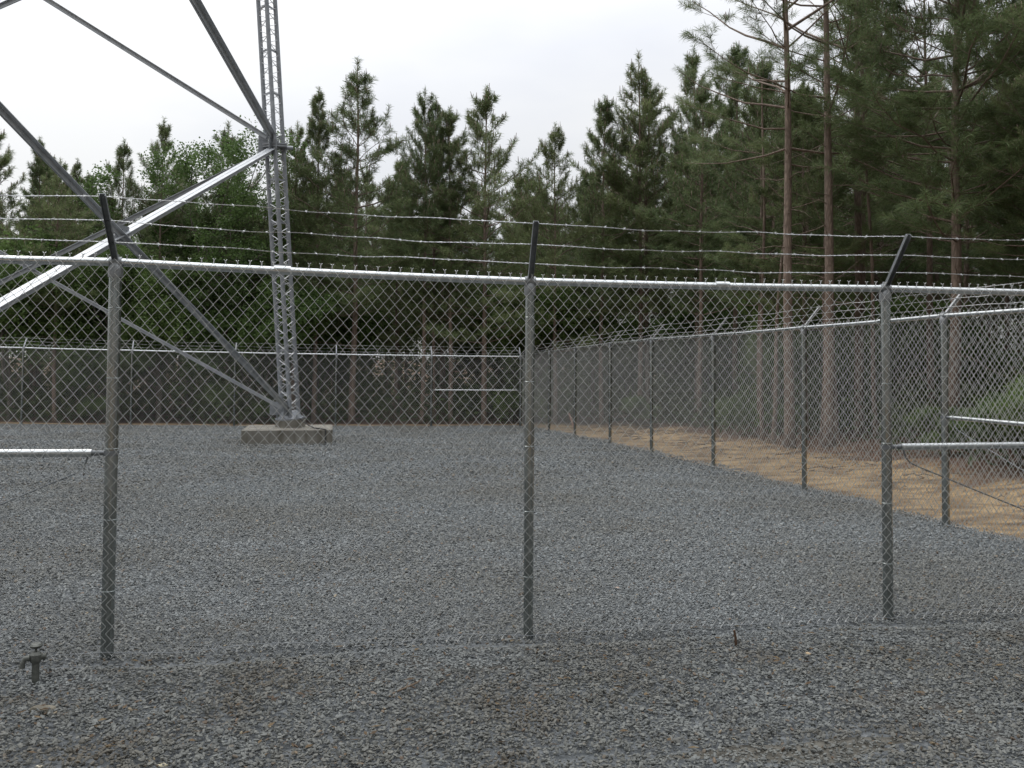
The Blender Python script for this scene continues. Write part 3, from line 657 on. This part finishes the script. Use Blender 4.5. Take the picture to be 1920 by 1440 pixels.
def leaves(C, n, rad, size, lr):
    C = np.repeat(C, n, 0); m = len(C); P = C+lr.normal(size=(m, 3))*rad
    a = lr.normal(size=(m, 3)); a[:, 2] *= .6; a /= np.linalg.norm(a, axis=1, keepdims=True); b_ = np.cross(a, lr.normal(size=(m, 3))*[1, 1, .5]+[0, 0, .3]); b_ /= np.linalg.norm(b_, axis=1, keepdims=True)
    s = size*lr.uniform(.6, 1.3, m)[:, None]
    V = np.stack([P-a*s, P+b_*s*.55, P+a*s, P-b_*s*.55], 1).reshape(-1, 3); return V, np.arange(4*m).reshape(-1, 4)
def hardwood(seed, H, cb, spread, nleaf=12, size=.036):
    lr = np.random.default_rng(seed); tb = MB(); tips = []
    def grow(p, d, L_, r, lv):
        pts = [p]; c = p
        for q in range(4): d = (d+Vector(lr.normal(0, .13, 3))+Vector((0, 0, .05))).normalized(); c = c+d*L_/4; pts.append(c)
        tb.path(pts, [r*(1-.14*q) for q in range(5)], 7 if lv < 2 else 4, False)
        if lv >= 4 or L_ < .22:
            tips.extend(pts[2:]); return
        if lv >= 2: tips.extend(pts[3:])
        for k in range(3 if lv else 4):
            nd = (d+Vector(lr.normal(0, .62, 3))).normalized(); grow(pts[2+k % 3], nd, L_*lr.uniform(.5, .72), r*.5, lv+1)
        tips.extend(pts[3:]); grow(pts[-1], (d+Vector(lr.normal(0, .35, 3))).normalized(), L_*.55, r*.6, lv+1)
    tb.path([(0, 0, -.1), (.02, .01, cb*.6), (0, 0, cb)], [H*.012, H*.01, H*.009], 8)
    for k in range(4): grow(Vector((0, 0, cb*(.7+.1*k))), Vector((lr.normal(0, spread), lr.normal(0, spread), 1)).normalized(), (H-cb)*.42, H*.006, 0)
    C = np.array([list(t_) for t_ in tips]); V, F = leaves(C, nleaf, .1, size, lr)
    tm = bpy.data.meshes.new('trunk'); tm.from_pydata(tb.v, [], tb.f); tm.materials.append(M['greybark']); tm.update()
    cm = npmesh('crown', V, F); cm.materials.append(M['leaf']); top = C[:, 2].max(); return tm, cm, float(top)

VAR = {'a': pine(1, 11, 3.2, 1.75), 'b': pine(2, 11, 3.8, 1.95, shape=.95), 'c': pine(3, 11.5, 3.0, 1.5), 'd': pine(4, 10.5, 3.4, 1.8, open_=1.3, dens=.9),
       'e': pine(5, 11, 2.6, 2.3, open_=1.3, dens=.85), 'f': pine(6, 11, 4.4, 1.8), 'g': pine(9, 11, 3.5, 1.8, dens=.95),
       'tall': pine(7, 15, 6.2, 3.7, open_=1.9, dead=22, dens=.68, n_need=24, wdt=.004), 'tall2': pine(8, 15.5, 7.2, 3.1, open_=1.8, dead=24, dens=.68, n_need=24, wdt=.004), 'full': pine(10, 14, 4.2, 2.8, dead=12, n_need=24, wdt=.005),
       'sap': pine(12, 6, 1.2, 1.1, dead=4)}
HW = [hardwood(21, 8.5, 2.2, .55), hardwood(22, 6, 1.2, .7), hardwood(23, 4, .7, .8)]
nseen = {}
def place(name, var, x, y, H, label, group=None, rz=None, tilt=(0, 0), wide=1.0, cat='tree'):
    tm, cm, h0 = var; z0 = g1(x, y)+max(0, min(x-10, 8))*.015
    t_ = thing(name, label, cat, (x, y, z0), group); s = (H-z0)/h0
    t_.scale = (s*wide, s*wide, s); t_.rotation_euler = (tilt[0], tilt[1], rnd.uniform(0, 6.28) if rz is None else rz)
    for nm, me in (('trunk', tm), ('crown', cm)):
        o = bpy.data.objects.new(nm, me); COL.objects.link(o); o.parent = t_
    return t_
front = [  # variant, x, y, top height, width, label
 ('b', -10.3, 34.6, 9.2, 1.1, 'tall feathery pine at the left edge of the back skyline'),
 ('c', -8.9, 34.2, 8.8, .9, 'slim pine second from the left edge of the back skyline'),
 ('c', -7.7, 34.0, 8.1, .75, 'short thin pine with a pointed top on the left skyline'),
 ('d', -6.1, 33.7, 8.75, .85, 'narrow pine with a tufted top right of the short pointed pine'),
 ('d', -4.9, 33.4, 9.45, .8, 'open pine just left of the light green leafy tree'),
 ('a', -2.75, 33.0, 9.35, 1.15, 'broad dark pine between the light green leafy tree and the tower'),
 ('f', -.55, 32.6, 9.4, .85, 'dark pine directly behind the lattice tower leg'),
 ('c', .12, 32.3, 10.5, .9, 'slender pine just right of the lattice tower leg'),
 ('a', 1.35, 32.0, 11.5, 1.15, 'tallest pine on the skyline right of the tower, with a spiked top'),
 ('f', 3.6, 31.6, 10.5, .85, 'pine with the left of three close spires, centre skyline'),
 ('c', 4.05, 32.2, 10.4, .8, 'pine with the middle of three close spires, centre skyline'),
 ('b', 4.55, 31.6, 9.95, .95, 'bushy pine with the right of three close spires, centre skyline'),
 ('e', 5.6, 31.2, 10.6, 1.1, 'open airy pine showing sky through its crown left of the centre post'),
 ('e', 7.9, 30.8, 9.4, .9, 'thin open pine with ragged top above the centre post'),
 ('b', 9.35, 30.4, 10.3, .9, 'dark pine with a fat tufted tip right of the centre post'),
 ('a', 10.6, 30.1, 11.75, 1.0, 'high pointed pine on the rising right part of the skyline'),
 ('f', 11.1, 30.6, 11.0, 1.0, 'pine crowding the right side of the high pointed pine'),
 ('d', 12.4, 29.7, 12.0, .8, 'pine with a round tuft standing clear against the sky at right'),
 ('b', 13.6, 29.4, 12.0, 1.0, 'dense pine left of the tall red trunked pines'),
 ('tall', 9.5, 18.0, 13.8, 1.0, 'tall pine with a thick bare reddish trunk, left one of the close pair'),
 ('tall2', 10.35, 17.9, 14.5, 1.0, 'tall pine with a thick bare reddish trunk, right one of the close pair'),
 ('tall', 12.45, 20.2, 14.5, 1.0, 'tall bare trunked pine behind and right of the close pair'),
 ('full', 12.1, 16.4, 13.2, 1.15, 'wide dark pine filling the upper right of the photo'),
 ('full', 14.4, 14.6, 12.5, 1.1, 'nearest dark pine at the right edge of the photo'),
]
rots = [0, 1, 2, 3, 4, 5, .5, 1.5, 2.5, 3.5, 4.5, 5.5, 1.2, 2.2, 3.2, 4.2, 5.2, .8, 1.8, 2.2, 3.9, 4.8, 5.8, .2]
for (v, x, y, H, wd, lb), rz in zip(front, rots): place('pine_tree', VAR[v], x, y, H, lb, 'pines at the forest edge', rz, (0, 0), wd)
place('broadleaf_tree', HW[0], -3.9, 33.2, 8.95, 'light green leafy tree among the pines left of the tower', 'leafy trees at the forest edge')
taken = [(x, y) for _, x, y, _, _, _ in front]+[(-3.9, 33.2)]
# thin leaning stems beside the tall pair
for k, (x, y, H, tx, lb) in enumerate([(10.75, 18.9, 6.5, .03, 'thin leaning bare stem just right of the tall pine pair'), (9.95, 19.6, 6.0, .06, 'slender stem leaning between the two tall pines'), (11.5, 19.6, 7.5, -.02, 'thin straight stem between the tall pair and the pine behind'), (10.2, 20.6, 8.5, .01, 'slim bare stem close behind the right trunk of the tall pine pair'), (12.0, 18.8, 8.0, -.03, 'slim stem leaning left in front of the bare pine behind the pair')]):
    mb = MB(); lr = random.Random(k); mb.path([(tx*q*H/8+.03*math.sin(q+k), .02*math.cos(q*1.3+k), q*H/8-.1) for q in range(9)], [.055-.0045*q for q in range(9)], 8)
    t_ = thing('dead_sapling', lb, 'tree', (x, y, g1(x, y)), 'bare stems beside the tall pines'); mb.build('trunk', M['bark'], t_)
def free(x, y, d): return all((x-a)**2+(y-b_)**2 > d*d for a, b_ in taken)
def inforest(x, y): return (y > 31.0 + .5*math.sin(x) and x < 60) or (x > 10.8+.35*math.sin(y*.8)+max(0, 14-y)*.15 and y > -6)
cnt = 0; tries = 0
lab_back = 'dark green pine deep in the rows behind the back forest edge'; lab_right = 'tall dark green pine in the rows of the right hand woods'
while cnt < 235 and tries < 60000:
    tries += 1
    x, y = rnd.uniform(-30, 34), rnd.uniform(0, 56)
    if not inforest(x, y): continue
    if x > 12 + max(0, (y-5))*.62 + 8: continue
    if x < -10 - (y-30)*.55: continue
    if not free(x, y, 1.45 if (y > 30 and y < 38) or x < 16 else 1.9): continue
    right = x > 10.8
    if right:
        v = rnd.choice(['full', 'tall', 'tall2', 'b', 'g', 'full']); H = rnd.uniform(11.5, 14.5) if y < 29 else rnd.uniform(10.5, 12.8)
    else:
        v = rnd.choice(list('abcdfg')); H = rnd.uniform(6.6, 8.2) if y < 37 else rnd.uniform(7.5, 9.2)
        if x > 0: H += .8
    if right and y > 26 and x < 16: H = min(H, 10.2)
    bear, dist = math.atan2(x, y), math.hypot(x, y)
    if right and .38 < bear < .54: H = min(H, .3*dist+1.2)
    if right and bear >= .54: H = min(H, (.36 if .63 < bear < .76 else .42)*dist+1.5)
    taken.append((x, y)); cnt += 1
    place('pine_tree', VAR[v], x, y, H, lab_right if right else lab_back, 'pines in the rows behind the right forest edge' if right else 'pines in the rows behind the back forest edge')
for k in range(46):
    for _ in range(100):
        x, y = rnd.uniform(-22, 17), rnd.uniform(9, 40)
        if inforest(x, y) and free(x, y, .9) and not (x > 9 and x < 12.2 and 14 < y < 21): break
    taken.append((x, y)); place('broadleaf_sapling', HW[1 + k % 2], x, y, rnd.uniform(2.6, 6.0) if x < 9 else rnd.uniform(1.8, 3.8), 'leafy green sapling growing among the pine trunks under the canopy', 'leafy saplings under the pines')
for k, (x, y, H, lb) in enumerate([(10.5, 11.9, 1.5, 'leafy shrub at the right frame edge by the forest, nearest one'), (10.9, 13.2, 1.2, 'low shrub at the forest edge just behind the nearest shrub'), (11.0, 15.0, .9, 'small shrub growing below the right hand pines on the edge of the dirt strip'), (11.1, 21.5, .8, 'low green shrub at the edge of the dirt behind the tall pine pair'), (9.6, 27.6, .9, 'low green shrub at the far end of the dirt strip'), (-6.3, 31.3, .8, 'low green shrub behind the back fence at left'), (-1.2, 31.4, .7, 'low green shrub behind the back fence beside the tower')]):
    place('shrub', HW[2], x, y, H+g1(x, y), lb, 'shrubs along the forest edge', cat='shrub', wide=1.5)
# unseen pines added behind the viewpoint to shade the foreground and darken pipe reflections
for k in range(28):
    x, y = -25+k*1.9+rnd.uniform(-.8, .8), rnd.uniform(-10, -6.5)
    place('pine_tree', VAR[rnd.choice(['full', 'full', 'b'])], x, y, rnd.uniform(10, 13), 'unseen pine added behind the viewpoint to shade the foreground', 'unseen shade pines behind the viewpoint')
# brush under the trees: uncountable
lr = np.random.default_rng(99); C = []
while len(C) < 13000:
    x, y = lr.uniform(-28, 44), lr.uniform(4, 66)
    if not inforest(x, y-.4): continue
    depth = max(y-31, 0) if x < 10.5 else max(0, x-11)
    hm = .5+min(depth, 22)*.45*lr.uniform(.4, 1.1)
    if depth > 17: C.append((x, y, g1(x, y)+lr.uniform(0, 5.5))); continue
    C.append((x, y, g1(x, y)+abs(lr.normal(0, .35))*hm+lr.uniform(.05, .3)))
V, F = leaves(np.array(C), 26, .3, .075, lr)
tag(fin(npmesh('undergrowth', V, F), 'undergrowth', M['brush'], smooth=False), 'dark leafy undergrowth filling the forest floor', 'undergrowth', kind='stuff')
